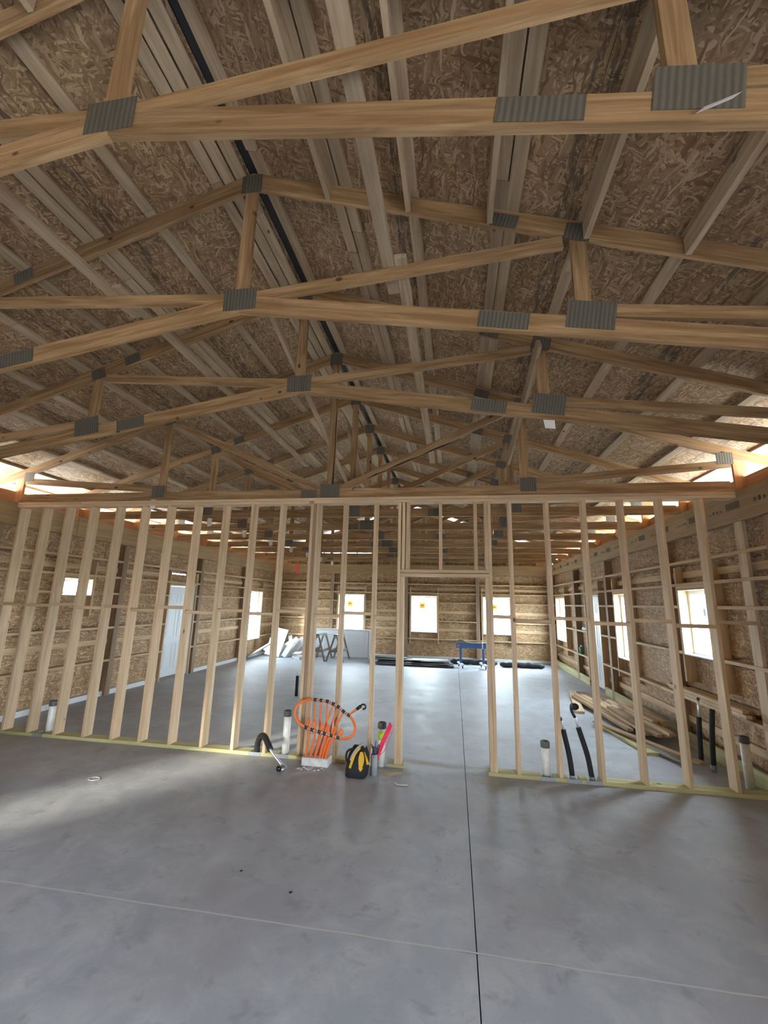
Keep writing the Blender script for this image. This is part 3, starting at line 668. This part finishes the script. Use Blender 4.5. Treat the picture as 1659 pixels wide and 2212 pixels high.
t = root('conduit_stub', (-.855, 4.90, 0), label='grey conduit stub with purple wires and pink-red flexible tubing', cat='conduit')
lathe('conduit', (-.855, 4.90, 0), [(.036, 0), (.036, .20), (.031, .20), (.031, .12)], M_PVCG, t, 20)
for k in range(14):
    a = random.uniform(0, 6.28); r = random.uniform(0, .024); p = Vector((-.855+r*math.cos(a), 4.90+r*math.sin(a), .13)); q = p+Vector((random.uniform(-.02, .05), random.uniform(-.02, .02), random.uniform(.12, .2)))
    tube('wire', spline([p, (p+q)/2+Vector((random.uniform(-.02, .02), 0, 0)), q], 3), .006, M_PURP, t, 5)
for k in range(3):
    p = Vector((-.838+k*.007, 4.90+.01*k, .14)); q = Vector((-.70+.010*k, 4.97, .50-.012*k))
    tube('flexible_tube', spline([p, p.lerp(q, .4)+Vector((-.012+.006*k, 0, .01)), q], 4), .009, M_RED, t, 7)
tube('flexible_tube', spline([(-.83, 4.92, .15), (-.74, 4.96, .25), (-.67, 4.98, .44)], 5), .003, M_RED, t, 5)

# ================================================================ orange tubing loop
t = root('tubing_manifold', (-1.5, 5.03, 0), label='orange tubing loop with dark tees rising from a white foam block', cat='tubing')
bx = aab('foam_block', (-1.68, 4.965, 0), (-1.375, 5.125, .085), M_FOAMD, t, .008)
Yt, Yb = 5.06, 4.97
def PX(px, pz, y):   # small helper: metres already
    return (px, y, pz)
topt = [(-1.585, .665), (-1.515, .662), (-1.44, .655), (-1.37, .632), (-1.31, .605), (-1.25, .56), (-1.185, .525)]
bott = [(-1.645, .39), (-1.575, .372), (-1.49, .355), (-1.43, .342), (-1.35, .328), (-1.275, .312)]
ring = [PX(*p, Yt) for p in [(-1.66, .665)]+topt]+[(-1.125, 5.04, .47), (-1.095, 5.0, .40), (-1.125, 4.98, .335), (-1.20, Yb, .308)]+[PX(*p, Yb) for p in reversed(bott)]+[(-1.72, 4.98, .42), (-1.79, 5.0, .485), (-1.805, 5.02, .55), (-1.76, 5.04, .625)]
sp = spline(ring+[ring[0]], 5)[:-1]
tube('main_loop', sp, .0155, M_ORG, t, 10, True)
for i, p in enumerate(topt+bott):
    y = Yt if i < len(topt) else Yb; q = (topt if i < len(topt) else bott); j = i if i < len(topt) else i-len(topt)
    a = q[max(j-1, 0)]; c = q[min(j+1, len(q)-1)]; dv = Vector((c[0]-a[0], 0, c[1]-a[1])).normalized()
    te = tube('tee_fitting', [Vector((p[0], y, p[1]))-dv*.026, Vector((p[0], y, p[1]))+dv*.026], .0195, M_BRASS, t, 10)
    for s in (-1, 1): tube('crimp_ring', [Vector((p[0], y, p[1]))+dv*s*.020, Vector((p[0], y, p[1]))+dv*s*.026], .0215, M_SILV, te, 10)
base = [-1.635, -1.585, -1.535, -1.485, -1.46, -1.43, -1.405]
for i in range(6):
    p = topt[i]; x0 = base[i]+.005
    tube('branch_tube', spline([(x0, 5.07, .08), (x0+.055, 5.07, .27), (p[0]-.004 if i < 3 else p[0]-.07, 5.062, p[1]-.22 if i < 3 else .42), (p[0], Yt, p[1]-.015)], 6), .0105, M_ORG, t, 8)
    q = bott[i]; xb = base[i]-.012+i*.004
    tube('branch_tube', spline([(xb, 5.0, .08), (xb+.03+.008*i, 4.985, .27), (q[0]+.035, 4.965, q[1]+.03), (q[0]+.05, 4.96, q[1]+.075), (q[0]+.025, 4.962, q[1]+.085), (q[0]+.004, Yb, q[1]+.015)], 6), .0105, M_ORG, t, 8)
tube('outlet_tube', spline([(-1.185, Yt, .525), (-1.13, 5.05, .57), (-1.085, 5.04, .605)], 4), .0135, M_ORG, t, 8)
vt = tube('outlet_valve', [(-1.09, 5.04, .60), (-1.045, 5.035, .635)], .019, M_KNOB, t, 10)
tube('valve_handle', spline([(-1.05, 5.03, .632), (-1.025, 5.02, .655), (-.995, 5.02, .65), (-.99, 5.02, .62), (-1.02, 5.02, .605)], 4), .010, M_KNOB, vt, 8)
# crumbs of concrete round the block
V, F = [], []
for k in range(26):
    x = random.uniform(-1.73, -1.4); y = random.uniform(4.86, 4.955); r = random.uniform(.006, .016); i = len(V)
    V += [(x-r, y-r, 0), (x+r, y-r*.7, 0), (x+r*.6, y+r, 0), (x-r, y+r*.8, 0), (x, y, r*.7)]; F += [(i, i+1, i+4), (i+1, i+2, i+4), (i+2, i+3, i+4), (i+3, i, i+4)]
o = mesh_obj('concrete_crumbs', V, F, M_LIGHTJ); tag(o, 'pale concrete crumbs on the floor before the foam block', 'rubble', kind='stuff')

# ================================================================ tool bag
t = root('tool_bag', (-1.005, 4.84, 0), label='black tool bag with yellow straps standing on the floor before the studs', cat='bag')
secs = [(.0, .100, .085), (.012, .112, .095), (.08, .116, .098), (.15, .112, .090), (.21, .104, .070), (.255, .085, .045), (.285, .070, .020), (.295, .062, .010)]
V, F = [], []; n = 28
for (z, rx, ry) in secs:
    for k in range(n):
        a = 2*math.pi*k/n; e = .55; ca, sa = math.cos(a), math.sin(a)
        wob = 1+.035*math.sin(k*2.7+z*40)
        V.append((-1.018+rx*wob*math.copysign(abs(ca)**e, ca)+z*.10-.01, 4.84+ry*wob*math.copysign(abs(sa)**e, sa), z))
for i in range(len(secs)-1):
    for k in range(n): F.append((i*n+k, i*n+(k+1) % n, (i+1)*n+(k+1) % n, (i+1)*n+k))
F += [tuple(reversed(range(n))), tuple(range((len(secs)-1)*n, len(secs)*n))]
body = mesh_obj('bag_body', V, F, M_BLK2, t, True)
def ribbon(name, pts, nrm, w, mat, par, th=.004):
    P = spline(pts, 5); V, F = [], []
    for i, p in enumerate(P):
        T = (P[min(i+1, len(P)-1)]-P[max(i-1, 0)]).normalized(); S = T.cross(Vector(nrm)).normalized(); Nn = S.cross(T).normalized()
        ww = w(i/(len(P)-1)) if callable(w) else w
        V += [p-S*ww/2, p+S*ww/2, p+S*ww/2-Nn*th, p-S*ww/2-Nn*th]
        if i:
            j = 4*(i-1)
            for k in range(4): F.append((j+k, j+(k+1) % 4, j+4+(k+1) % 4, j+4+k))
    F += [(3, 2, 1, 0), tuple(range(len(V)-4, len(V)))]
    return mesh_obj(name, V, F, mat, par)
ribbon('yellow_patch', [(-.965, 4.755, .255), (-.962, 4.74, .20), (-.965, 4.733, .13), (-.968, 4.738, .075)], (0, -1, .2), lambda f: .026+.034*math.sin(math.pi*min(1, f*1.25)) if f < .8 else .055*(1-f)*4+.004, M_YEL, t)
ribbon('yellow_strap', [(-.99, 4.79, .285), (-1.035, 4.755, .23), (-1.06, 4.74, .16), (-1.08, 4.738, .10)], (0, -1, .2), .024, M_YEL, t)
ribbon('yellow_strap', [(-.94, 4.78, .25), (-.915, 4.765, .20), (-.895, 4.76, .14)], (0, -1, .2), lambda f: .008+.02*f, M_YEL, t)
ribbon('grey_strap', [(-.965, 4.80, .315), (-1.02, 4.768, .275), (-1.06, 4.75, .215), (-1.075, 4.742, .17)], (0, -1, .2), .022, M_GREYW, t)
tube('carry_handle', spline([(-1.075, 4.80, .11), (-1.128, 4.79, .16), (-1.125, 4.79, .235), (-1.07, 4.80, .265), (-1.03, 4.81, .255)], 6), .0115, M_BLK2, t, 8)
tube('carry_handle', spline([(-1.02, 4.80, .27), (-.98, 4.79, .31), (-.955, 4.795, .32), (-.94, 4.81, .29)], 6), .013, M_GREYW, t, 8)
tube('zipper', spline([(-1.06, 4.80, .245), (-1.0, 4.822, .297), (-.94, 4.83, .29)], 5), .006, M_KNOB, t, 6)

# ================================================================ floor dust and scraps
def blob(x, y, rx, ry, rot, h, name, label, mat, cat, n=22):
    V, F = [(x, y, h)], []
    for ring_ in (.5, 1.):
        for k in range(n):
            a = 2*math.pi*k/n; q = ring_*(1+.25*math.sin(3*a+x*9)+.18*math.sin(7*a+y*5)+random.uniform(-.12, .12))
            dx, dy = rx*q*math.cos(a), ry*q*math.sin(a)
            V.append((x+dx*math.cos(rot)-dy*math.sin(rot), y+dx*math.sin(rot)+dy*math.cos(rot), h*(.8 if ring_ < 1 else .05)+.0006))
    for k in range(n): F += [(0, 1+k, 1+(k+1) % n), (1+k, 1+n+k, 1+n+(k+1) % n, 1+(k+1) % n)]
    o = mesh_obj(name, V, F, mat, None, True); tag(o, label, cat, kind='stuff')
blob(-.70, 4.98, .13, .06, .1, .010, 'sawdust_heap', 'small tan sawdust heap right of the grey conduit', M_DUST, 'sawdust')
def speckle(x, y, rx, ry, rot, cnt, label):
    V, F = [], []
    for k in range(cnt):
        a = random.gauss(0, .45); b = random.gauss(0, .45); dx, dy = rx*a, ry*b; r = random.uniform(.0025, .009); i = len(V)
        px, py = x+dx*math.cos(rot)-dy*math.sin(rot), y+dx*math.sin(rot)+dy*math.cos(rot); an = random.uniform(0, 3)
        ca, sa = math.cos(an)*r, math.sin(an)*r*.6
        V += [(px-ca, py-sa, .0008), (px+sa, py-ca*.5, .0008), (px+ca, py+sa, .0012), (px-sa, py+ca*.5, .0012)]; F.append((i, i+1, i+2, i+3))
    o = mesh_obj('sawdust', V, F, M_DUST); tag(o, label, 'sawdust', kind='stuff')
speckle(-.25, 5.36, .75, .11, -.12, 1400, 'thin line of sawdust across the doorway')
speckle(.38, 4.92, .16, .36, .45, 1200, 'sawdust trail at the right foot of the doorway')
speckle(.36, 5.35, .14, .12, 0, 500, 'sawdust behind the right doorway stud')
speckle(-.55, 5.03, .14, .10, 0, 400, 'sawdust at the left foot of the doorway')
def scrap(x, y, l, w, rot, mat, label, h=.006):
    o = piece('wood_chip', (x, y, h/2), (math.cos(rot), math.sin(rot), 0), (0, 0, 1), (l, w, h), mat, None, .001); tag(o, label, 'scrap', 'scraps on the floor')
scrap(.75, 4.72, .035, .018, .3, M_STUD, 'tan wood chip on the floor right of the doorway')
scrap(2.37, 3.92, .04, .012, -.3, M_PAPER, 'white scrap on the floor at the right edge')
scrap(-1.02, 2.96, .02, .008, .9, M_KNOB, 'tiny dark chip left of the long crack line')
scrap(-1.42, 3.1, .018, .008, .4, M_KNOB, 'tiny dark speck further from the crack line')
tt = tube('string_loop', [(-3.53+.055*math.cos(a*.6283), 4.17+.04*math.sin(a*.6283), .004) for a in range(10)], .0028, M_PAPER, None, 5, True); tag(tt, 'small pale string loop on the floor at the left', 'string')
ribbon_o = tube('string', spline([(-.62, 4.75, .004), (-.57, 4.70, .004), (-.48, 4.71, .004)], 4), .003, M_PAPER, None, 5); tag(ribbon_o, 'pale string on the floor right of the tool bag', 'string')

# ================================================================ lumber by the right wall
LB = 'loose framing board in the lumber pile along the right wall'
def board(a, b, w, th, mat, label=LB, group='lumber pile boards', Z=(0, 0, 1)):
    o = bar('board', a, b, w, th, mat, None, Z); tag(o, label, 'board', 'lumber pile boards')
board((2.40, 6.25, .020), (2.24, 7.5, .020), .14, .038, M_PT, 'short greenish treated board lying nearest the stud wall in the pile')
board((2.72, 5.75, .10), (2.12, 7.55, .06), .09, .02, M_LVL, 'orange-toned board crossing the front of the lumber pile')
for lay, (z, n, xa, ya, ang, ln) in enumerate(((.021, 4, 2.56, 7.72, -.05, 1.9), (.062, 4, 2.50, 6.95, .03, 2.3), (.103, 3, 2.60, 6.75, -.02, 2.1), (.144, 3, 2.66, 6.55, .02, 1.7), (.185, 2, 2.76, 6.75, -.015, 1.3), (.226, 2, 2.78, 6.85, .01, 1.25))):
    for k in range(n):
        lb = 'loose board in %s layer of right wall lumber pile, %s' % (('bottom', 'second', 'third', 'fourth', 'fifth', 'top')[lay], (('on its room side', 'beside the wall') if n == 2 else ('on its room side', 'in the middle', 'beside the wall') if n == 3 else ('on its room side', 'second from the room', 'second from the wall', 'beside the wall'))[k])
        x = xa+.108*k; y0 = ya+random.uniform(-.3, .4); l_ = ln+random.uniform(-.3, .3)
        x -= (ang+.05)*(y0-ya)
        board((x, y0, z), (x-ang*l_-.05*l_, y0+l_, z), .089, .038, random.choice((M_STUD, M_GIRT, M_TRUSS)), lb, True)
board((2.10, 8.3, .02), (2.45, 10.2, .02), .14, .038, M_STUD, 'pale board reaching furthest back from the lumber pile')
LB2 = 'spare board resting on the low girt of the right wall'
for k in range(9):
    z = .66+.040*(k//3); x = 2.99+.068*(k % 3); y0 = 5.35+random.uniform(-.2, .35)
    o = bar('board', (x, y0, z), (x, y0+1.55+random.uniform(-.3, .2), z), .06, .038, random.choice((M_STUD, M_GIRT)), None, (0, 0, 1)); tag(o, 'spare board on low right wall girt, %s row, %s' % (('bottom', 'middle', 'top')[k//3], ('on the room side', 'in the middle', 'against the wall')[k % 3]), 'board', 'boards on the low girt')

# ================================================================ things at the back wall
# white door unit lying on its side
t = root('door_slab', (-3.65, 14.05, 0), label='white prehung door lying on its side against the back wall', cat='door')
def PS(u, v, d): return (u, 14.12+d+.03*v, v)
lf, b = door_leaf('door_leaf', t, lambda u, v, d: (u, 14.12+d, v), -4.58, -2.75, .05, .84, .04, M_WHITE, False)
for c in list(lf.children): bpy.data.objects.remove(c)
for (p, q) in ((.09, .20), (.25, .57), (.64, .92)):
    for i in range(2):
        u0, u1 = -4.58+1.83*p, -4.58+1.83*q; z0 = .05+.79*(.12+.43*i); z1 = z0+.79*.32; k = .018
        for r in ((u0, u1, z0, z0+k), (u0, u1, z1-k, z1), (u0, u0+k, z0+k, z1-k), (u1-k, u1, z0+k, z1-k)): b('panel_moulding', *r, -.006, 0, M_WHITE, lf)
for q in ((-4.64, -4.585, 0, .89), (-2.745, -2.69, 0, .89), (-4.585, -2.745, 0, .045), (-4.585, -2.745, .845, .89)): b('door_frame', *q, -.03, .08, M_WHITE, t)
for z in (.02, .87): b('weather_strip', -4.585, -2.745, z-.004, z+.004, -.032, -.03, M_CAP, t)
b('weather_strip', -2.752, -2.742, .05, .84, -.034, -.03, M_CAP, t)
# sawhorses
def sawhorse(x, label):
    t = root('sawhorse', (x, 13.4, 0), label=label, cat='sawhorse', group='folding sawhorses')
    z = .76
    bar('top_beam', (x-.02, 13.05, z), (x+.02, 13.78, z), .10, .045, M_BROWN, t, (0, 0, 1))
    for s in (-1, 1):
        for y in (13.05, 13.78):
            bar('leg', (x+s*.03, y, z-.01), (x+s*.26, y+(-.05 if y < 13.4 else .05), .0), .05, .03, M_BROWN, t, (0, 1, 0))
        bar('side_rail', (x+s*.17, 13.02, .30), (x+s*.17, 13.81, .30), .07, .025, M_BROWN, t, (1, 0, .3))
    bar('cross_bar', (x-.17, 13.03, .30), (x+.17, 13.03, .30), .06, .025, M_BROWN, t, (0, 1, 0))
    for y in (13.04, 13.79): aab('bracket', (x-.07, y-.028, z-.08), (x+.07, y+.028, z-.018), M_STEEL, t)
sawhorse(-4.12, 'brown folding sawhorse on the left before the white door')
sawhorse(-3.55, 'brown folding sawhorse on the right before the white door')
# foam scraps heap
FL_ = 'broken white foam board piece in the heap in the back left corner'
def foam(c, dims, rot, label=FL_):
    o = put('foam_scrap', box_mesh(*dims, M_FOAM, .004), Matrix.Translation(c)@Euler(rot).to_matrix().to_4x4(), None)
    tag(o, label, 'foam board', 'foam board heap' if label == FL_ else None)
def lean(x, y, w, h, tilt, spin, label=FL_, z=None):
    """a board leaning back towards the wall, spun within its own plane"""
    n = Vector((0, -math.sin(tilt), math.cos(tilt)))          # board normal
    M = Euler((tilt, 0, 0)).to_matrix().to_4x4()@Matrix.Rotation(spin, 4, 'Z')
    ext = (abs(w*math.sin(spin))+abs(h*math.cos(spin)))/2*math.sin(tilt)+.02
    o = put('foam_scrap', box_mesh(w, h, .04, M_FOAM, .004), Matrix.Translation((x, y, (ext if z is None else z)))@M, None)
    tag(o, label, 'foam board', 'foam board heap' if label == FL_ else None)
lean(-5.62, 13.52, .50, .88, R(68), R(-9), 'tall white foam sheet leaning at the front of the foam heap')
lean(-5.14, 13.33, .16, .55, R(68), R(-24), 'narrow white foam strip leaning before the foam heap')
o = put('foam_scrap', box_mesh(.95, .16, .04, M_FOAM, .004), Matrix.Translation((-5.86, 12.98, .30))@orient((.80, .06, .50), (-.45, -.35, .8)), None); tag(o, 'long white foam strip sloping up to the left wall', 'foam board')
for k in range(22):
    w, h = random.uniform(.11, .30), random.uniform(.22, .62)
    lean(-5.42+random.choice((-.34, -.2, .05, .3, .5))+.012*k, 13.56+.055*k+(max(.16, h*.36)+.006*k-.2)*.445, w, h, R(66), random.uniform(-1.5, 1.5), FL_, max(.16, h*.36)+.006*k)
for k in range(5):
    lean(-4.76+random.uniform(-.04, .04), 13.22+.015*k, random.uniform(.25, .4), random.uniform(.14, .2), 0, random.uniform(-.6, .6), FL_, .021+.042*k)
# stacked sheets and black rolls
def slab(name, c, dims, rz, mat, label, cat, rx=0.):
    o = put(name, box_mesh(*dims, mat, .004), Matrix.Translation(c)@Euler((rx, 0, rz)).to_matrix().to_4x4(), None); tag(o, label, cat)
slab('sheet_panel', (-1.15, 13.18, .03), (2.2, .62, .05), .02, M_BLKS, 'lowest black sheet of the stack at the back wall', 'sheet')
slab('sheet_panel', (-1.22, 13.25, .075), (2.1, .55, .03), -.03, M_DARKG, 'dark grey sheet second in the stack at the back wall', 'sheet')
slab('sheet_panel', (-1.75, 13.35, .125), (1.5, .5, .02), .06, M_BLKS, 'thin black sheet slanted on the stack at the back wall', 'sheet')
slab('sheet_panel', (-.72, 13.28, .152), (1.05, .42, .018), .10, M_GRNG, 'grey-green sheet on top of the stack at the back wall', 'sheet')
slab('sheet_panel', (-1.98, 13.5, .151), (1.1, .35, .02), -.02, M_DARKG, 'dark sheet furthest left on the stack at the back wall', 'sheet')
def roll(x0, x1, y, z, r, label):
    P = [(x0+(x1-x0)*k/14, y+.012*math.sin(k*1.7), z+.01*math.sin(k*2.3)) for k in range(15)]
    o = tube('black_roll', P, [r*(.55 if k in (0, 14) else 1+.08*math.sin(k*2.9)) for k in range(15)], M_BLKS, None, 12); tag(o, label, 'roll')
roll(-.15, 1.25, 13.85, .075, .075, 'black roll lying on the floor behind the blue machine')
roll(1.30, 2.55, 13.62, .075, .075, 'black roll lying on the floor near the back right corner')
# blue slip roll machine
t = root('slip_roll', (.45, 13.15, 0), label='blue sheet metal bending machine on two wheeled legs', cat='machine')
aab('beam', (.04, 13.06, .545), (.88, 13.24, .675), M_BLUE, t, .006)
lathe('end_bolt', (.10, 13.06, .61), [(.028, 0), (.028, .012), (.012, .014)], M_STEEL, t, 12, (0, -1, 0))
V, F = [], []
for i in range(13):
    x = .05+.88*i/12; h = .095*math.exp(-((i-1.5)/2.2)**2)+.014+.02*(i/12)**4
    V += [(x, 13.04, .676), (x, 13.26, .676), (x, 13.24, .676+h), (x, 13.06, .676+h)]
    if i: j = 4*(i-1); F += [(j+k, j+(k+1) % 4, j+4+(k+1) % 4, j+4+k) for k in range(4)]
F += [(3, 2, 1, 0), (48, 49, 50, 51)]
mesh_obj('cover_tarp', V, F, M_GRNG, t, True)
ribbon('blue_strap', [(.78, 13.05, .54), (.775, 13.045, .62), (.78, 13.05, .70), (.80, 13.1, .72)], (0, -1, 0), .03, M_SILV, t)
for x in (.16, .80):
    aab('leg', (x-.032, 13.10, .10), (x+.032, 13.18, .548), M_BLUE, t, .004)
    bar('foot_beam', (x-.06, 13.40, .115), (x+.06, 12.9, .095), .09, .045, M_WHITE, t, (0, 0, 1))
    for y in (12.93, 13.36):
        cs = root('caster', (x+.05, y, .04)); bpy.data.objects.remove(cs)
        c = lathe('caster', (x+(.05 if y < 13 else -.05)-.015, y, .04), [(.02, 0), (.04, .002), (.04, .028), (.02, .03)], M_KNOB, t, 16, (1, 0, 0))
        aab('caster_fork', (x+(.05 if y < 13 else -.05)-.02, y-.015, .035), (x+(.05 if y < 13 else -.05)+.02, y+.015, .085), M_STEEL, c)
# things left on the right wall girts
t = root('caulk_tube', (3.12, 11.4, 1.22), label='white caulk tube lying on a girt beside the right door', cat='tube')
lathe('tube_body', (3.13, 11.25, 1.262), [(.04, 0), (.042, .01), (.042, .30), (.036, .31)], M_FOAM, t, 16, (0, 1, 0)); lathe('nozzle', (3.13, 11.56, 1.262), [(.03, 0), (.012, .03), (.006, .13)], M_KNOB, t, 12, (0, 1, 0))
t = root('spray_can', (3.11, 11.78, .64), label='green can standing on a low girt beside the right door', cat='can')
lathe('can_body', (3.11, 11.78, .64), [(.045, 0), (.048, .005), (.048, .16), (.03, .175)], M_GREENB, t, 16); lathe('can_cap', (3.11, 11.78, .812), [(.028, 0), (.028, .03), (.02, .034)], M_PAPER, t, 12)
rb = mesh_obj('red_ribbon', [(-5.60, 14.80, 3.05), (-5.53, 14.80, 3.06), (-5.51, 14.78, 2.76), (-5.55, 14.775, 2.66), (-5.61, 14.79, 2.76)], [(0, 1, 2, 3, 4)], M_ORTAPE); tag(rb, 'red ribbon hanging near the top of the back wall', 'ribbon')
# outside
M_NAVY = plain('dark_navy_paint', (.0025, .006, .018), .6); M_FRAME = plain('dark_cabin_frame', (.005, .005, .007), .7)
t = root('portable_cabin', (25.6, 50, -.16), label='blue portable cabin far outside the right window', cat='cabin')
cb = Vector((25.6, 50, -.16))
piece('cabin_body', cb+Vector((0, 0, 1.2)), (1, .3, 0), (0, 0, 1), (1.5, 1.5, 2.4), M_NAVY, t, .03)
piece('cabin_roof', cb+Vector((0, 0, 2.5)), (1, .3, 0), (0, 0, 1), (1.6, 1.6, .25), M_FRAME, t, .05)
piece('cabin_door', cb+Vector((-.5, -.72, 1.15)), (1, .3, 0), (.3, -1, 0), (.75, 2.0, .04), M_FRAME, t, .01)
